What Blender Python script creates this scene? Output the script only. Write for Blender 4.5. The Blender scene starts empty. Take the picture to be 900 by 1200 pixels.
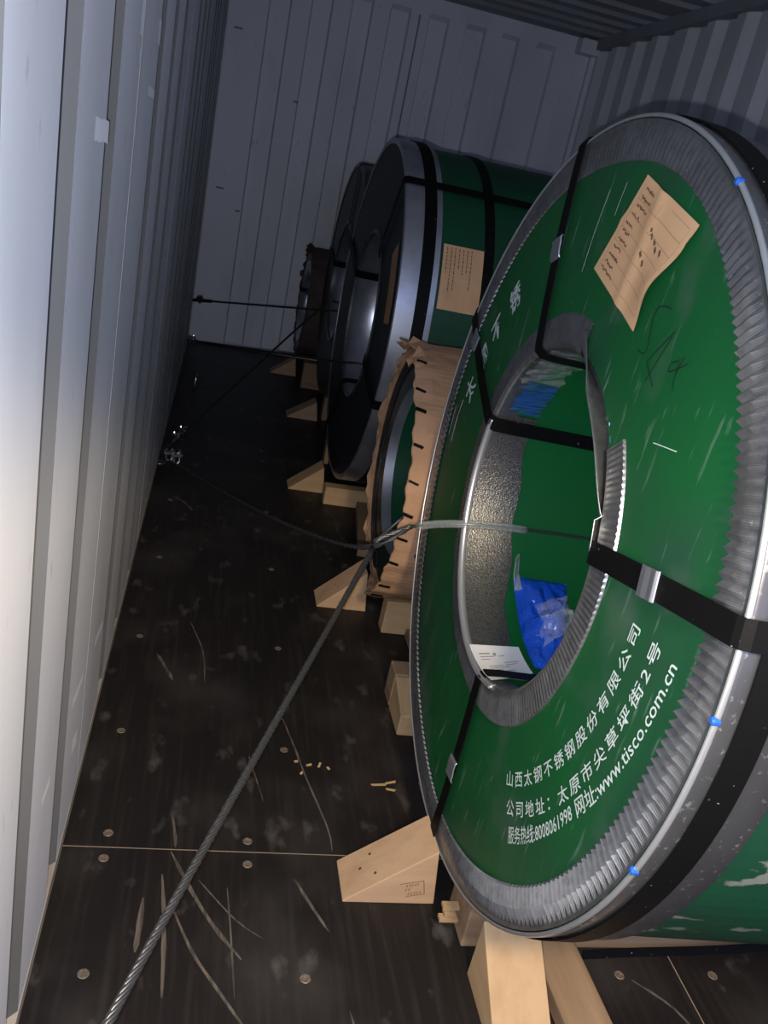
import bpy, bmesh, math, random
from mathutils import Vector, Matrix
random.seed(7)
S = bpy.context.scene
COL = S.collection
pi, sin, cos, rad = math.pi, math.sin, math.cos, math.radians

# ------------------------------------------------------------------ camera
cam_d = bpy.data.cameras.new('camera'); cam = bpy.data.objects.new('camera', cam_d); COL.objects.link(cam)
yaw, pitch, roll = .2414, .3648, -.2168
fwd = Vector((sin(yaw)*cos(pitch), cos(yaw)*cos(pitch), -sin(pitch)))
rgt0 = Vector((cos(yaw), -sin(yaw), 0)); dwn0 = fwd.cross(rgt0)
rgt = rgt0*cos(roll) + dwn0*sin(roll); dwn = -rgt0*sin(roll) + dwn0*cos(roll)
CAM = Vector((.1547, .0144, 1.2774))
cam.matrix_world = Matrix(((rgt.x, -dwn.x, -fwd.x, CAM.x), (rgt.y, -dwn.y, -fwd.y, CAM.y), (rgt.z, -dwn.z, -fwd.z, CAM.z), (0, 0, 0, 1)))
cam_d.sensor_fit = 'VERTICAL'; cam_d.sensor_height = 24; cam_d.lens = 24*990.27/1200
cam_d.clip_start = .01; cam_d.clip_end = 100
S.camera = cam

# ------------------------------------------------------------------ world, lamps, exposure
w = bpy.data.worlds.new('evening_sky'); S.world = w; w.use_nodes = True
w.node_tree.nodes['Background'].inputs[0].default_value = (.47, .55, 1.0, 1)
w.node_tree.nodes['Background'].inputs[1].default_value = 1.2
def lamp(name, kind, loc, energy, col, size):
    d = bpy.data.lights.new(name, kind); d.energy = energy; d.color = col; d.shadow_soft_size = size
    o = bpy.data.objects.new(name, d); o.location = loc; COL.objects.link(o); return o
torch = lamp('work_torch', 'SPOT', (.50, -.15, 1.57), 125, (1, .79, .50), .10)
torch.data.spot_size = rad(92); torch.data.spot_blend = .22
# the beam points steeply down: its upper edge lies 22 degrees below level
torch.rotation_euler = Vector((0.05, cos(rad(66)), -sin(rad(66)))).to_track_quat('-Z', 'Y').to_euler()
flash = lamp('phone_flash', 'POINT', CAM - rgt*.024 + dwn*.026, 74, (.83, .88, 1), .005)
S.view_settings.view_transform = 'Standard'; S.view_settings.look = 'None'
S.view_settings.gamma = 1; S.view_settings.use_curve_mapping = False
S.view_settings.exposure = 0

# ------------------------------------------------------------------ materials
def mat(name, base, rough=.6, metal=0, noise=None, spec=.5, bump=None, alpha=1, trans=0, coat=0):
    """noise: list of (scale xyz, detail, lo, hi, colour, amount) layers mixed over the base in object space."""
    m = bpy.data.materials.new(name); m.use_nodes = True; nt = m.node_tree; N = nt.nodes; L = nt.links
    b = N['Principled BSDF']; b.inputs['Roughness'].default_value = rough; b.inputs['Metallic'].default_value = metal
    b.inputs['Specular IOR Level'].default_value = spec; b.inputs['Alpha'].default_value = alpha
    b.inputs['Transmission Weight'].default_value = trans; b.inputs['Coat Weight'].default_value = coat
    b.inputs['Base Color'].default_value = (*base, 1)
    if noise or bump:
        tc = N.new('ShaderNodeTexCoord')
    cur = None
    for sc, det, lo, hi, c, amt in noise or []:
        mp = N.new('ShaderNodeMapping'); mp.inputs['Scale'].default_value = sc; L.new(tc.outputs['Object'], mp.inputs[0])
        nz = N.new('ShaderNodeTexNoise'); nz.inputs['Scale'].default_value = 1; nz.inputs['Detail'].default_value = det
        L.new(mp.outputs[0], nz.inputs['Vector'])
        mr = N.new('ShaderNodeMapRange'); mr.inputs[1].default_value = lo; mr.inputs[2].default_value = hi; mr.inputs[4].default_value = amt
        L.new(nz.outputs[0], mr.inputs[0])
        mx = N.new('ShaderNodeMix'); mx.data_type = 'RGBA'; L.new(mr.outputs[0], mx.inputs[0])
        if cur is None: mx.inputs[6].default_value = (*base, 1)
        else: L.new(cur, mx.inputs[6])
        mx.inputs[7].default_value = (*c, 1); cur = mx.outputs[2]
    if cur is not None: L.new(cur, b.inputs['Base Color'])
    if bump:
        sc, det, st, dist = bump
        mp = N.new('ShaderNodeMapping'); mp.inputs['Scale'].default_value = sc; L.new(tc.outputs['Object'], mp.inputs[0])
        nz = N.new('ShaderNodeTexNoise'); nz.inputs['Scale'].default_value = 1; nz.inputs['Detail'].default_value = det
        L.new(mp.outputs[0], nz.inputs['Vector'])
        bp = N.new('ShaderNodeBump'); bp.inputs['Strength'].default_value = st; bp.inputs['Distance'].default_value = dist
        L.new(nz.outputs[0], bp.inputs['Height']); L.new(bp.outputs[0], b.inputs['Normal'])
    return m
M = {}
M['paint'] = mat('container_paint', (.68, .69, .70), .5, noise=[((3, 3, 1.2), 4, .45, .75, (.44, .43, .40), .45), ((40, 40, 14), 5, .66, .74, (.33, .29, .24), .5)], spec=.3)
M['groove'] = mat('groove_shade_paint', (.105, .105, .102), .8, noise=[((6, 6, 2), 4, .4, .7, (.08, .076, .068), .6)], spec=.05)  # shade inside the left wall grooves, put into a darker paint colour
M['seam'] = mat('weld_seam', (.24, .24, .23), .7, spec=.1)
M['touchup'] = mat('white_touch_up_paint', (.95, .95, .94), .5)
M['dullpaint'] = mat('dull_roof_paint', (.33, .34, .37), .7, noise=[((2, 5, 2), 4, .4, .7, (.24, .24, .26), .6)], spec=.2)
M['sill'] = mat('dusty_sill', (.34, .30, .24), .8, noise=[((30, 8, 30), 5, .4, .7, (.17, .14, .11), .8)])
M['ply'] = mat('dark_film_plywood', (.012, .0098, .0088), .5, noise=[((70, 3.2, 1), 5, .5, .8, (.030, .024, .020), .7), ((3.5, 3, 1), 6, .5, .72, (.038, .034, .030), .75), ((16, 9, 1), 7, .60, .74, (.10, .09, .08), .6)], spec=.25, bump=((90, 4, 1), 4, .25, .004))
M['plyedge'] = mat('bare_plywood_edge', (.25, .19, .13), .8)
M['gouge'] = mat('bare_wood_gouge', (.11, .085, .062), .85, noise=[((120, 9, 1), 4, .4, .62, (.035, .028, .022), .95)])
M['scr'] = mat('dusty_screw_head', (.20, .15, .105), .6, .3, noise=[((200, 200, 1), 3, .4, .6, (.10, .08, .06), .8)])
gn = [((2.6, 2.6, 2.6), 5, .46, .66, (.016, .052, .030), .8), ((6, 6, 6), 7, .54, .72, (.075, .105, .085), .55), ((45, 60, 9), 6, .62, .72, (.16, .21, .18), .5), ((18, 34, 12), 6, .68, .76, (.20, .26, .22), .35)]
M['green'] = mat('green_hardboard', (.005, .080, .020), .45, noise=gn, spec=.35, bump=((30, 30, 30), 4, .05, .004))
M['greenw'] = mat('green_wrap', (.005, .060, .026), .38, noise=[((5, 5, 5), 5, .45, .7, (.012, .035, .022), .7), ((13, 24, 24), 7, .60, .64, (.19, .20, .17), .85)], spec=.4)
M['greenb'] = mat('green_bore_board', (.004, .085, .020), .45, spec=.3, noise=[((5, 5, 5), 5, .45, .7, (.004, .075, .022), .6)])
M['greenc'] = mat('clean_green_wrap', (.005, .056, .024), .4, spec=.35, noise=[((5, 5, 5), 5, .45, .7, (.012, .035, .022), .7)])
M['galv'] = mat('galvanised_steel', (.31, .315, .32), .36, .85, noise=[((60, 60, 60), 5, .45, .7, (.16, .16, .16), .7), ((9, 9, 9), 4, .45, .7, (.19, .19, .19), .7), ((120, 120, 120), 4, .66, .72, (.6, .6, .6), .6)], bump=((90, 90, 90), 3, .12, .003))
M['galvdark'] = mat('oiled_galvanised_steel', (.17, .175, .175), .34, .8, noise=[((110, 110, 110), 4, .62, .7, (.65, .65, .62), .8), ((8, 8, 8), 4, .45, .7, (.13, .13, .13), .7)])
M['emboss'] = mat('embossed_steel', (.24, .24, .23), .36, .85, noise=[((240, 240, 240), 3, .42, .62, (.12, .12, .11), .8)], bump=((330, 330, 330), 2, .45, .003))
M['bright'] = mat('bright_steel', (.70, .72, .78), .34, .9, noise=[((6, 6, 6), 4, .4, .7, (.30, .32, .37), .7)])
M['lip'] = mat('rolled_lip_steel', (.55, .56, .56), .32, .75)
M['strap'] = mat('black_steel_strap', (.004, .004, .004), 0.5, 0, noise=[((150, 150, 150), 4, .70, .76, (.35, .34, .32), .7)], spec=.1)
M['black'] = mat('black_plastic_board', (.016, .018, .021), .45, noise=[((5, 9, 7), 6, .5, .75, (.035, .038, .04), .6), ((4, 40, 9), 5, .68, .75, (.09, .095, .1), .5)], spec=.4)
M['dkgreen'] = mat('dark_green_film', (.008, .028, .02), .3, noise=[((7, 7, 7), 5, .5, .75, (.02, .05, .035), .6)], spec=.5)
M['kraft'] = mat('kraft_paper', (.40, .235, .135), .8, noise=[((12, 12, 12), 5, .45, .7, (.29, .165, .09), .6)], spec=.15, bump=((18, 18, 18), 4, .4, .01))
M['darkkraft'] = mat('unlit_kraft_paper', (.085, .062, .052), .85, noise=[((12, 12, 12), 5, .45, .7, (.05, .036, .03), .6)], spec=.15)  # kraft for the farthest coil, its dim lighting put into the colour
M['note'] = mat('tan_note_paper', (.60, .36, .19), .7, noise=[((14, 9, 9), 4, .5, .72, (.50, .29, .15), .6)], spec=.2)
M['notink'] = mat('brown_ink', (.13, .07, .04), .8)
M['noteline'] = mat('faint_printed_rule', (.38, .22, .12), .8)
M['marker'] = mat('black_marker', (.003, .012, .006), .6)
M['print'] = mat('white_stencil_print', (.52, .58, .53), .6, noise=[((60, 60, 60), 4, .55, .7, (.30, .38, .33), .5)])
M['chalk'] = mat('pale_hand_lettering', (.55, .60, .62), .7, noise=[((70, 70, 70), 4, .5, .66, (.18, .28, .23), .7)])
M['white'] = mat('white_sticker', (.62, .62, .62), .45)
M['grey'] = mat('grey_print', (.22, .22, .23), .6)
M['red'] = mat('dull_red_print', (.22, .05, .06), .6)
M['bluedot'] = mat('blue_plastic', (.012, .085, .36), .4)
M['bluebag'] = mat('blue_plastic_film', (.006, .06, .42), .16, spec=.7, bump=((26, 26, 26), 5, .6, .02))
M['bluescrap'] = mat('faded_blue_film', (.012, .06, .19), .35, noise=[((30, 30, 30), 5, .45, .65, (.02, .07, .06), .9)])
M['clear'] = mat('clear_film', (.8, .85, .85), .12, alpha=.13, spec=.8, bump=((40, 40, 40), 5, .7, .02))
M['sleeve'] = mat('clear_hose', (.42, .46, .44), .22, alpha=.27, spec=.7)
M['rope'] = mat('wire_rope_steel', (.085, .085, .082), .36, .7)
M['roped'] = mat('greasy_wire_rope', (.035, .035, .035), .45, .4)
M['clipm'] = mat('zinc_clip', (.8, .82, .85), .18, 1)
def wood(name, a, b):
    m = mat(name, a, .75, noise=[((3, 26, 26), 5, .42, .7, b, .75), ((2, 3, 3), 4, .5, .75, tuple(x*.75 for x in b), .4)], spec=.2, bump=((4, 60, 60), 4, .12, .004))
    return m
M['pine'] = wood('pale_pine', (.45, .30, .16), (.34, .215, .105))
M['pine2'] = wood('weathered_pine', (.30, .20, .115), (.17, .105, .06))
M['pinep'] = wood('pinkish_pine', (.42, .28, .165), (.33, .205, .115))
M['stamp'] = mat('burnt_stamp', (.16, .075, .035), .8)
M['hole'] = mat('nail_hole_shadow', (.035, .025, .018), .9)
M['yard'] = mat('yard_asphalt', (.045, .045, .045), .9, noise=[((3, 3, 3), 5, .4, .7, (.03, .03, .03), .6)])

# ------------------------------------------------------------------ helpers
def mesh(name, V, F, m, parent=None, smooth=False, mats=None, fm=None, loc=None):
    me = bpy.data.meshes.new(name); me.from_pydata([tuple(v) for v in V], [], F)
    for x in (mats or [m]): me.materials.append(x)
    if fm: me.polygons.foreach_set('material_index', fm)
    if smooth: me.polygons.foreach_set('use_smooth', [True]*len(me.polygons))
    bm = bmesh.new(); bm.from_mesh(me); bmesh.ops.recalc_face_normals(bm, faces=bm.faces); bm.to_mesh(me); bm.free()
    o = bpy.data.objects.new(name, me); COL.objects.link(o)
    if parent: o.parent = parent
    if loc: o.location = loc
    return o
def tag(o, label=None, cat=None, group=None, kind=None):
    for k, v in (('label', label), ('category', cat), ('group', group), ('kind', kind)):
        if v: o[k] = v
    return o
def empty(name, loc, label, cat, group=None):
    o = bpy.data.objects.new(name, None); o.location = loc; o.empty_display_size = .05; COL.objects.link(o)
    return tag(o, label, cat, group)
def boxvf(x0, x1, y0, y1, z0, z1):
    V = [(x, y, z) for x in (x0, x1) for y in (y0, y1) for z in (z0, z1)]
    return V, [(0, 1, 3, 2), (4, 6, 7, 5), (0, 4, 5, 1), (2, 3, 7, 6), (0, 2, 6, 4), (1, 5, 7, 3)]
def bevel(o, wd=.003, seg=2):
    md = o.modifiers.new('edge', 'BEVEL'); md.width = wd; md.segments = seg; md.limit_method = 'ANGLE'; return o
def box(name, x0, x1, y0, y1, z0, z1, m, parent=None, bv=0):
    o = mesh(name, *boxvf(x0, x1, y0, y1, z0, z1), m, parent)
    if bv: bevel(o, bv)
    return o
def tube(pts, r, n=8, cap=True):
    """round tube through points (closed ends)."""
    P = [Vector(p) for p in pts]; V = []; F = []; up = None
    for i, p in enumerate(P):
        d = (P[min(i+1, len(P)-1)] - P[max(i-1, 0)]).normalized()
        if up is None: up = d.orthogonal().normalized()
        up = (up - d*up.dot(d)).normalized(); q = d.cross(up)
        rr = r[i] if isinstance(r, (list, tuple)) else r
        for k in range(n): V.append(p + up*(rr*cos(2*pi*k/n)) + q*(rr*sin(2*pi*k/n)))
    for i in range(len(P)-1):
        for k in range(n):
            a, b = i*n+k, i*n+(k+1) % n; F.append((a, b, b+n, a+n))
    if cap: F.append(tuple(range(n))[::-1]); F.append(tuple(range((len(P)-1)*n, len(P)*n)))
    return V, F
def merge(parts):
    V = []; F = []
    for v, f in parts:
        k = len(V); V += list(v); F += [tuple(i+k for i in q) for q in f]
    return V, F
def smoothpath(pts, step=.02):
    """Catmull-Rom through points, roughly even steps."""
    P = [Vector(p) for p in pts]; out = []
    for i in range(len(P)-1):
        a, b, c, d = P[max(i-1, 0)], P[i], P[i+1], P[min(i+2, len(P)-1)]
        n = max(2, int((c-b).length/step))
        for k in range(n):
            t = k/n
            out.append(.5*((2*b) + (c-a)*t + (2*a-5*b+4*c-d)*t*t + (3*b-a-3*c+d)*t*t*t))
    return out + [P[-1]]
def twisted(pts, r, pitch, strands=6, n=5):
    """laid wire rope: strands wound round a core along a path."""
    P = [Vector(p) for p in pts]; up = None; frames = []; s = 0
    for i, p in enumerate(P):
        d = (P[min(i+1, len(P)-1)] - P[max(i-1, 0)]).normalized()
        if up is None: up = d.orthogonal().normalized()
        up = (up - d*up.dot(d)).normalized()
        if i: s += (p - P[i-1]).length
        frames.append((p, up.copy(), d.cross(up), s))
    parts = []
    for k in range(strands):
        line = []
        for p, u, q, s in frames:
            a = 2*pi*(s/pitch + k/strands); line.append(p + u*(r*.62*cos(a)) + q*(r*.62*sin(a)))
        parts.append(tube(line, r*.42, n))
    return merge(parts)
def rev(profile, t0=0, t1=360, n=96, fn=None, close=True):
    """revolve (x, r) profile about the coil axis; fn(i, t, x, r) -> (x, r) may displace."""
    V = []; F = []; full = abs(t1-t0-360) < 1e-6; m = len(profile); cnt = n if full else n+1
    for j in range(cnt):
        t = rad(t0 + (t1-t0)*j/n)
        for i, (x, r) in enumerate(profile):
            if fn: x, r = fn(i, math.degrees(t), x, r)
            V.append((x, r*cos(t), r*sin(t)))
    for j in range(n):
        a = j*m; b = ((j+1) % cnt)*m
        for i in range(m if close else m-1):
            k = (i+1) % m; F.append((a+i, a+k, b+k, b+i))
    if not full and close: F += [tuple(range(m))[::-1], tuple(range((cnt-1)*m, cnt*m))]
    return V, F
def ribbon(pts, wdir, wd, th):
    """flat band of width wd and thickness th along pts; wdir = width direction per point."""
    V = []; F = []; n = len(pts)
    for i, p in enumerate(pts):
        p = Vector(p); d = (Vector(pts[min(i+1, n-1)]) - Vector(pts[max(i-1, 0)])).normalized()
        wv = Vector(wdir[i]); wv = (wv - d*wv.dot(d)).normalized(); nn = d.cross(wv)
        for a, b in ((-1, -1), (1, -1), (1, 1), (-1, 1)): V.append(p + wv*(a*wd/2) + nn*(b*th/2))
    for i in range(n-1):
        for k in range(4):
            a, b = i*4+k, i*4+(k+1) % 4; F.append((a, b, b+4, a+4))
    F += [(3, 2, 1, 0), tuple(range(n*4-4, n*4))]
    return V, F
def lift(vf, dz): return [(v[0], v[1], v[2]+dz) for v in vf[0]], vf[1]
def pol(x, r, t): return Vector((x, r*cos(rad(t)), r*sin(rad(t))))

# ------------------------------------------------------------------ the container shell
W, YD, YE, H = 2.35, .1, 6.0, 2.39
def struct(o): o['kind'] = 'structure'; return o
# floor: base slab with plywood sheets, seams left open
floor = struct(box('floor', -.04, W+.04, YD, YE+.05, -.06, -.0008, M['plyedge']))
rows = [(YD, 1.3235), (1.3265, 3.766), (3.769, YE)]; cols = [(.0, 1.1735), (1.1765, W)]
screws = {(0, 0): [(.081, 1.297), (.353, 1.293), (.62, 1.29), (.95, 1.29), (.083, 1.049), (.449, 1.041), (.05, .62), (.45, .60), (.8, .6), (1.05, 1.05)],
          (1, 0): [(.081, 1.362), (.354, 1.354), (.64, 1.36), (.95, 1.36), (.067, 1.683), (.444, 1.65), (.067, 2.1), (.45, 2.1), (.08, 2.6), (.45, 2.6), (.08, 3.1), (.45, 3.1), (.08, 3.7), (.45, 3.7)],
          (2, 0): [(.08, 3.84), (.45, 3.84), (.08, 4.4), (.45, 4.4), (.08, 5.2), (.45, 5.2)], (0, 1): [(1.25, 1.05), (1.35, 1.29), (1.5, 1.05)]}
gouges = {(0, 0): [([(.163, 1.206), (.162, 1.15), (.160, 1.09)], .011), ([(.192, 1.262), (.202, 1.17), (.207, 1.10), (.211, 1.005)], .008), ([(.205, 1.318), (.244, 1.232), (.29, 1.147), (.34, 1.077)], .008),
                   ([(.213, 1.192), (.255, 1.093), (.30, 1.02), (.352, .94)], .006), ([(.444, 1.26), (.47, 1.20), (.50, 1.138)], .006), ([(.314, 1.234), (.322, 1.12), (.328, 1.004)], .003), ([(.52, .98), (.53, .9), (.53, .8)], .004),
                   ([(.26, 1.25), (.33, 1.16), (.38, 1.12)], .003), ([(1.07, 1.04), (1.13, .98), (1.16, .9)], .006)],
          (1, 0): [([(.445, 1.779), (.47, 1.66), (.489, 1.56), (.524, 1.40), (.527, 1.335)], .0045), ([(.20, 1.42), (.21, 1.36), (.212, 1.33)], .006), ([(.36, 1.62), (.38, 1.52), (.39, 1.47)], .003),
                   ([(.09, 3.13), (.13, 3.10), (.17, 3.02)], .012), ([(.2, 2.2), (.24, 2.05), (.25, 1.9)], .004), ([(.12, 2.02), (.15, 1.95), (.17, 1.9)], .01)]}
for i, (a, b) in enumerate(rows):
    for j, (c, d) in enumerate(cols):
        p = box('plywood_panel', c, d, a, b, -.0055, 0, M['ply'], floor)
        for x, y in screws.get((i, j), []):
            V = [(x+.0085*cos(k*pi/5), y+.0085*sin(k*pi/5), .0012) for k in range(10)] + [(x+.010*cos(k*pi/5), y+.010*sin(k*pi/5), .0002) for k in range(10)]
            V += [(x+.003*cos(k*pi/5), y+.003*sin(k*pi/5), .0004) for k in range(10)]
            F = [(k, (k+1) % 10, 10+(k+1) % 10, 10+k) for k in range(10)] + [(k, 20+k, 20+(k+1) % 10, (k+1) % 10) for k in range(10)] + [tuple(range(20, 30))]
            mesh('screw', V, F, M['scr'], p)
        for pts, wd in gouges.get((i, j), []):
            P = smoothpath([(x, y, .0004) for x, y in pts], .02); n = len(P); V = []; F = []
            for k, q in enumerate(P):
                dd = (P[min(k+1, n-1)]-P[max(k-1, 0)]).normalized(); s = Vector((-dd.y, dd.x, 0))
                h = wd/2*(.25+.75*min(1, 5*min(k, n-1-k)/n))*random.uniform(.75, 1.2)
                V += [q-s*h, q+s*h]
            F = [(2*k, 2*k+1, 2*k+3, 2*k+2) for k in range(n-1)]
            mesh('gouge', V, F, M['gouge'], p)

def corrugated(name, pos, z0, z1, place, parent, groove_faces=None, mats=None, cap=None):
    """sheet from a list of (along, depth) profile points extruded between z0 and z1; place(along, depth, z) -> xyz."""
    V = []; F = []; fm = []
    zs = [z0, z1]
    for a, d in pos:
        for z in zs: V.append(place(a, d, z))
    for i in range(len(pos)-1):
        F.append((2*i, 2*i+1, 2*i+3, 2*i+2)); fm.append(1 if groove_faces and groove_faces(i, pos) else 0)
    o = mesh(name, V, F, None, parent, mats=mats or [M['paint']], fm=fm)
    md = o.modifiers.new('steel', 'SOLIDIFY'); md.thickness = .002; md.offset = 0
    return o
# left wall: five sheets with narrow grooves, welded seams between them
wl = struct(box('wall_left', -.075, -.045, YD, YE+.05, -.06, H, M['paint']))
def lplace(a, d, z): return (-d, a, z)
GD = .036
seams = [YD, .34, 1.478, 2.64, 3.81, 4.98, YE]
grooves = [g for g in (.92+.293*k for k in range(-2, 18)) if YD+.06 < g < YE-.08]
for s in range(len(seams)-1):
    a, b = seams[s], seams[s+1]; pos = [(a, 0)]
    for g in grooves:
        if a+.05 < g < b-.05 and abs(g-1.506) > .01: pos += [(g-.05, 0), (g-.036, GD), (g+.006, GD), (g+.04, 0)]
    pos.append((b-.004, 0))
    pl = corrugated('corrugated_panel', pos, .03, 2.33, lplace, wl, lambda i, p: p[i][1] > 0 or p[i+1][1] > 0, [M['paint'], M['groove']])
    if s: mesh('weld_seam', *boxvf(-.004, .002, a-.004, a+.002, .03, 2.33), M['seam'], wl)
# touch-up paint strokes on the near sheets, following flat and groove
def dab(y0, y1, z0, z1, sk=0):
    n = 6; V = []; F = []
    for k in range(n+1):
        y = y0+(y1-y0)*k/n; j = random.uniform(-.0012, .0012)
        V += [(.0018, y, z0+j-sk*k/n), (.0018, y, z1+j-sk*k/n)]
    F = [(2*k, 2*k+1, 2*k+3, 2*k+2) for k in range(n)]
    o = mesh('paint_dab', V, F, M['touchup'], wl); o['label'] = 'white touch-up paint stroke'
dab(1.075, 1.185, 1.255, 1.28, .004); dab(1.43, 1.47, 1.40, 1.45); dab(1.45, 1.472, 1.36, 1.385); dab(1.62, 1.74, 1.33, 1.345); dab(1.70, 1.75, 1.415, 1.455)
dab(1.04, 1.1, .35, .365, .01); dab(1.3, 1.42, .33, .35, .02); dab(1.34, 1.40, .20, .235, .02); dab(1.58, 1.7, .28, .30, .02)
struct(mesh('baseboard_left', *boxvf(-.045, .002, YD, YE, -.004, .032), M['sill']))
# end wall: two sheets whose recessed flutes stop below the header
wb = struct(box('wall_end', -.045, W+.045, YE+.045, YE+.075, -.06, H, M['paint']))
lines = [.117, .243, .37, .497, .62, .741, .866, .983, 1.105, 1.232, 1.355, 1.475, 1.602, 1.717, 1.83, 1.956, 2.082, 2.21]
for a, b in ((0, 1.168), (1.168, W)):
    V = []; F = []; pos = [(a, 0)]
    for k in range(1, len(lines)-1, 2):
        u, v = lines[k], lines[k+1]
        if a < u < b: pos += [(u-.005, 0), (u+.005, .036), (v-.005, .036), (v+.005, 0)]
    pos.append((b, 0)); n = len(pos)
    for x, d in pos: V += [(x, YE+d*.2, .012), (x, YE+d, .03), (x, YE+d, 2.275), (x, YE, 2.30), (x, YE, 2.425)]
    for k in range(n-1):
        for q in range(4): F.append((5*k+q, 5*k+q+1, 5*k+q+6, 5*k+q+5))
    o = mesh('corrugated_panel', V, F, M['paint'], wb)
    md = o.modifiers.new('steel', 'SOLIDIFY'); md.thickness = .002; md.offset = 0
box('weld_seam', 1.162, 1.172, YE-.004, YE+.002, .03, 2.28, M['seam'], wb)
for x, z, l in ((.06, 1.02, .05), (.05, 1.95, .05), (.2, .9, .03), (.47, 1.62, .03)):
    o = box('scuff', x, x+l, YE-.0015, YE+.001, z, z+.012, M['seam'], wb)
# right wall
wr = struct(box('wall_right', W+.045, W+.075, YD, YE+.05, -.06, H, M['paint']))
for s in range(5):
    a = YD+(YE-YD)*s/5; b = YD+(YE-YD)*(s+1)/5; pos = [(a, 0)]; y = a+.05
    while y+.206 < b: pos += [(y, 0), (y+.062, .036), (y+.134, .036), (y+.2, 0)]; y += .278
    pos.append((b, 0))
    corrugated('corrugated_panel', pos, .03, 2.33, lambda a, d, z: (W+d, a, z), wr)
struct(mesh('baseboard_right', *boxvf(W-.002, W+.045, YD, YE, -.004, .032), M['sill']))
# rails, posts and the corner block
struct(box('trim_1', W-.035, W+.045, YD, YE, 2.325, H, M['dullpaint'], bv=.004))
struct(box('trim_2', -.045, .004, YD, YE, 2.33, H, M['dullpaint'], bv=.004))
struct(box('trim_3', W-.03, W+.04, YE-.045, YE+.02, .0, 2.325, M['paint'], bv=.006))
struct(box('trim_4', -.04, .008, YE-.03, YE+.02, .0, 2.325, M['paint'], bv=.006))
struct(box('trim_5', W-.135, W-.003, YE-.11, YE+.01, 2.29, H-.012, M['paint'], bv=.008))
# ceiling sheets corrugated across the container
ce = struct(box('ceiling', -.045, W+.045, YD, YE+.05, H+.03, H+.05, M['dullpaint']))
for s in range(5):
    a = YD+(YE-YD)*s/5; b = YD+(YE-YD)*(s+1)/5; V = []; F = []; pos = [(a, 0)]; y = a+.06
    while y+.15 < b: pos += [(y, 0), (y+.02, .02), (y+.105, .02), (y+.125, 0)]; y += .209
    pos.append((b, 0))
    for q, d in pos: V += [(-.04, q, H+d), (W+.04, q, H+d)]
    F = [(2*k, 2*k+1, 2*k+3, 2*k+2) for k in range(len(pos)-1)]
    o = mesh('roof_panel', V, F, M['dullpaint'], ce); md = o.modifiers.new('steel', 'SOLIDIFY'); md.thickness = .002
# the yard outside the open doors
struct(mesh('floor_yard', *boxvf(-14, 16, -16, 20, -1.3, -1.2), M['yard']))

# ------------------------------------------------------------------ coils
def coil_empty(C, R, label, group=None, yw=0, tl=0):
    nv = Vector((cos(yw)*cos(tl), -sin(yw)*cos(tl), sin(tl))); e1 = Vector((sin(yw), cos(yw), 0)); e2 = nv.cross(e1)
    base = Vector(C) - e2*R
    o = empty('steel_coil', base, label, 'steel coil', group)
    o.rotation_euler = Matrix((nv, e1, e2)).transposed().to_euler()
    o['R'] = R
    return o
def part(root, name, vf, m, smooth=False, parent=None, label=None, **k):
    o = mesh(name, *lift(vf, root['R']), m, parent or root, smooth=smooth, **k)
    if label: o['label'] = label
    return o
def strap(root, t_in, t_out, r_in, R, Wd, wd=.032, xf=-.011, clip_r=None, bore=True, inner=.6, m=None):
    P = []; D = []
    def add(x, r, t): P.append(pol(x, r, t)); D.append((0, -sin(rad(t)), cos(rad(t))))
    if bore:
        add(inner, r_in-.010, t_in); add(.03, r_in-.010, t_in); add(.002, r_in-.008, t_in)
    add(xf+.001, r_in+.002, t_in); add(xf, r_in+.012, t_in)
    for k in range(1, 6):
        f = k/6; add(xf, r_in+.012+(R-.012-r_in)*f, t_in+(t_out-t_in)*f)
    add(xf, R-.006, t_out); add(xf+.003, R+.003, t_out); add(xf+.014, R+.0075, t_out); add(.06, R+.0075, t_out); add(.13, R+.007, t_out)
    add(Wd-.01, R+.007, t_out)
    s = part(root, 'radial_strap', ribbon(P, D, wd, .0016), m or M['strap'])
    if clip_r:
        f = (clip_r-r_in)/(R-r_in); t = t_in+(t_out-t_in)*f
        Q = [pol(xf-.002+q, clip_r+dr, t) for dr, q in ((-.021, .001), (-.017, -.0015), (-.006, -.0022), (.006, -.0014), (.017, -.0022), (.021, .001))]
        c = part(root, 'crimp_seal', ribbon(Q, [(0, -sin(rad(t)), cos(rad(t)))]*6, wd+.006, .003), M['bright'], parent=s, label='crimped silver strap seal')
        bevel(c, .0012)
    return s

# ---- the big near coil
R1, W1, r1 = .662, 1.0, .305
c1 = coil_empty((.73, 1.3372, .7819), R1, 'largest green steel coil in front, its round green face printed with white lettering', None, .0235, -.0315)
part(c1, 'outer_wrap', rev([(.004, .660), (W1, .660), (W1, r1+.02), (.004, r1+.02)], n=128), M['greenw'], label='green wrap scuffed through to pale patches')
part(c1, 'bore_liner', rev([(.003, r1+.004), (W1, r1+.004), (W1, r1+.019), (.003, r1+.019)], n=128), M['greenb'], label='clean green board lining the bore')
face = part(c1, 'face_sheet', rev([(-.001, r1+.006), (-.001, .655), (.004, .655), (.004, r1+.006)], n=128), M['green'])
NC = 276
def crimp(i, t, x, r):
    tt = t % 360
    def sm(a, b): f = min(1, max(0, (tt-a)/(b-a))); return f*f*(3-2*f)
    amp = .0012 + .0054*sm(118, 150)*(1-sm(236, 262)) + .0018*(sm(252, 270) if tt > 180 else 1-sm(25, 60))
    ph = (t/360*NC) % 1; saw = 1-abs(2*ph-1)
    step = .004*math.sin(3*rad(t))+.003*math.sin(7*rad(t)+1)
    if i in (0, 1, 2): x -= amp*saw
    if i in (0, 1): r += (.0032 if i == 0 else .002)*(-saw)*min(1, amp/.003) + step*.8
    return x, r
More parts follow.
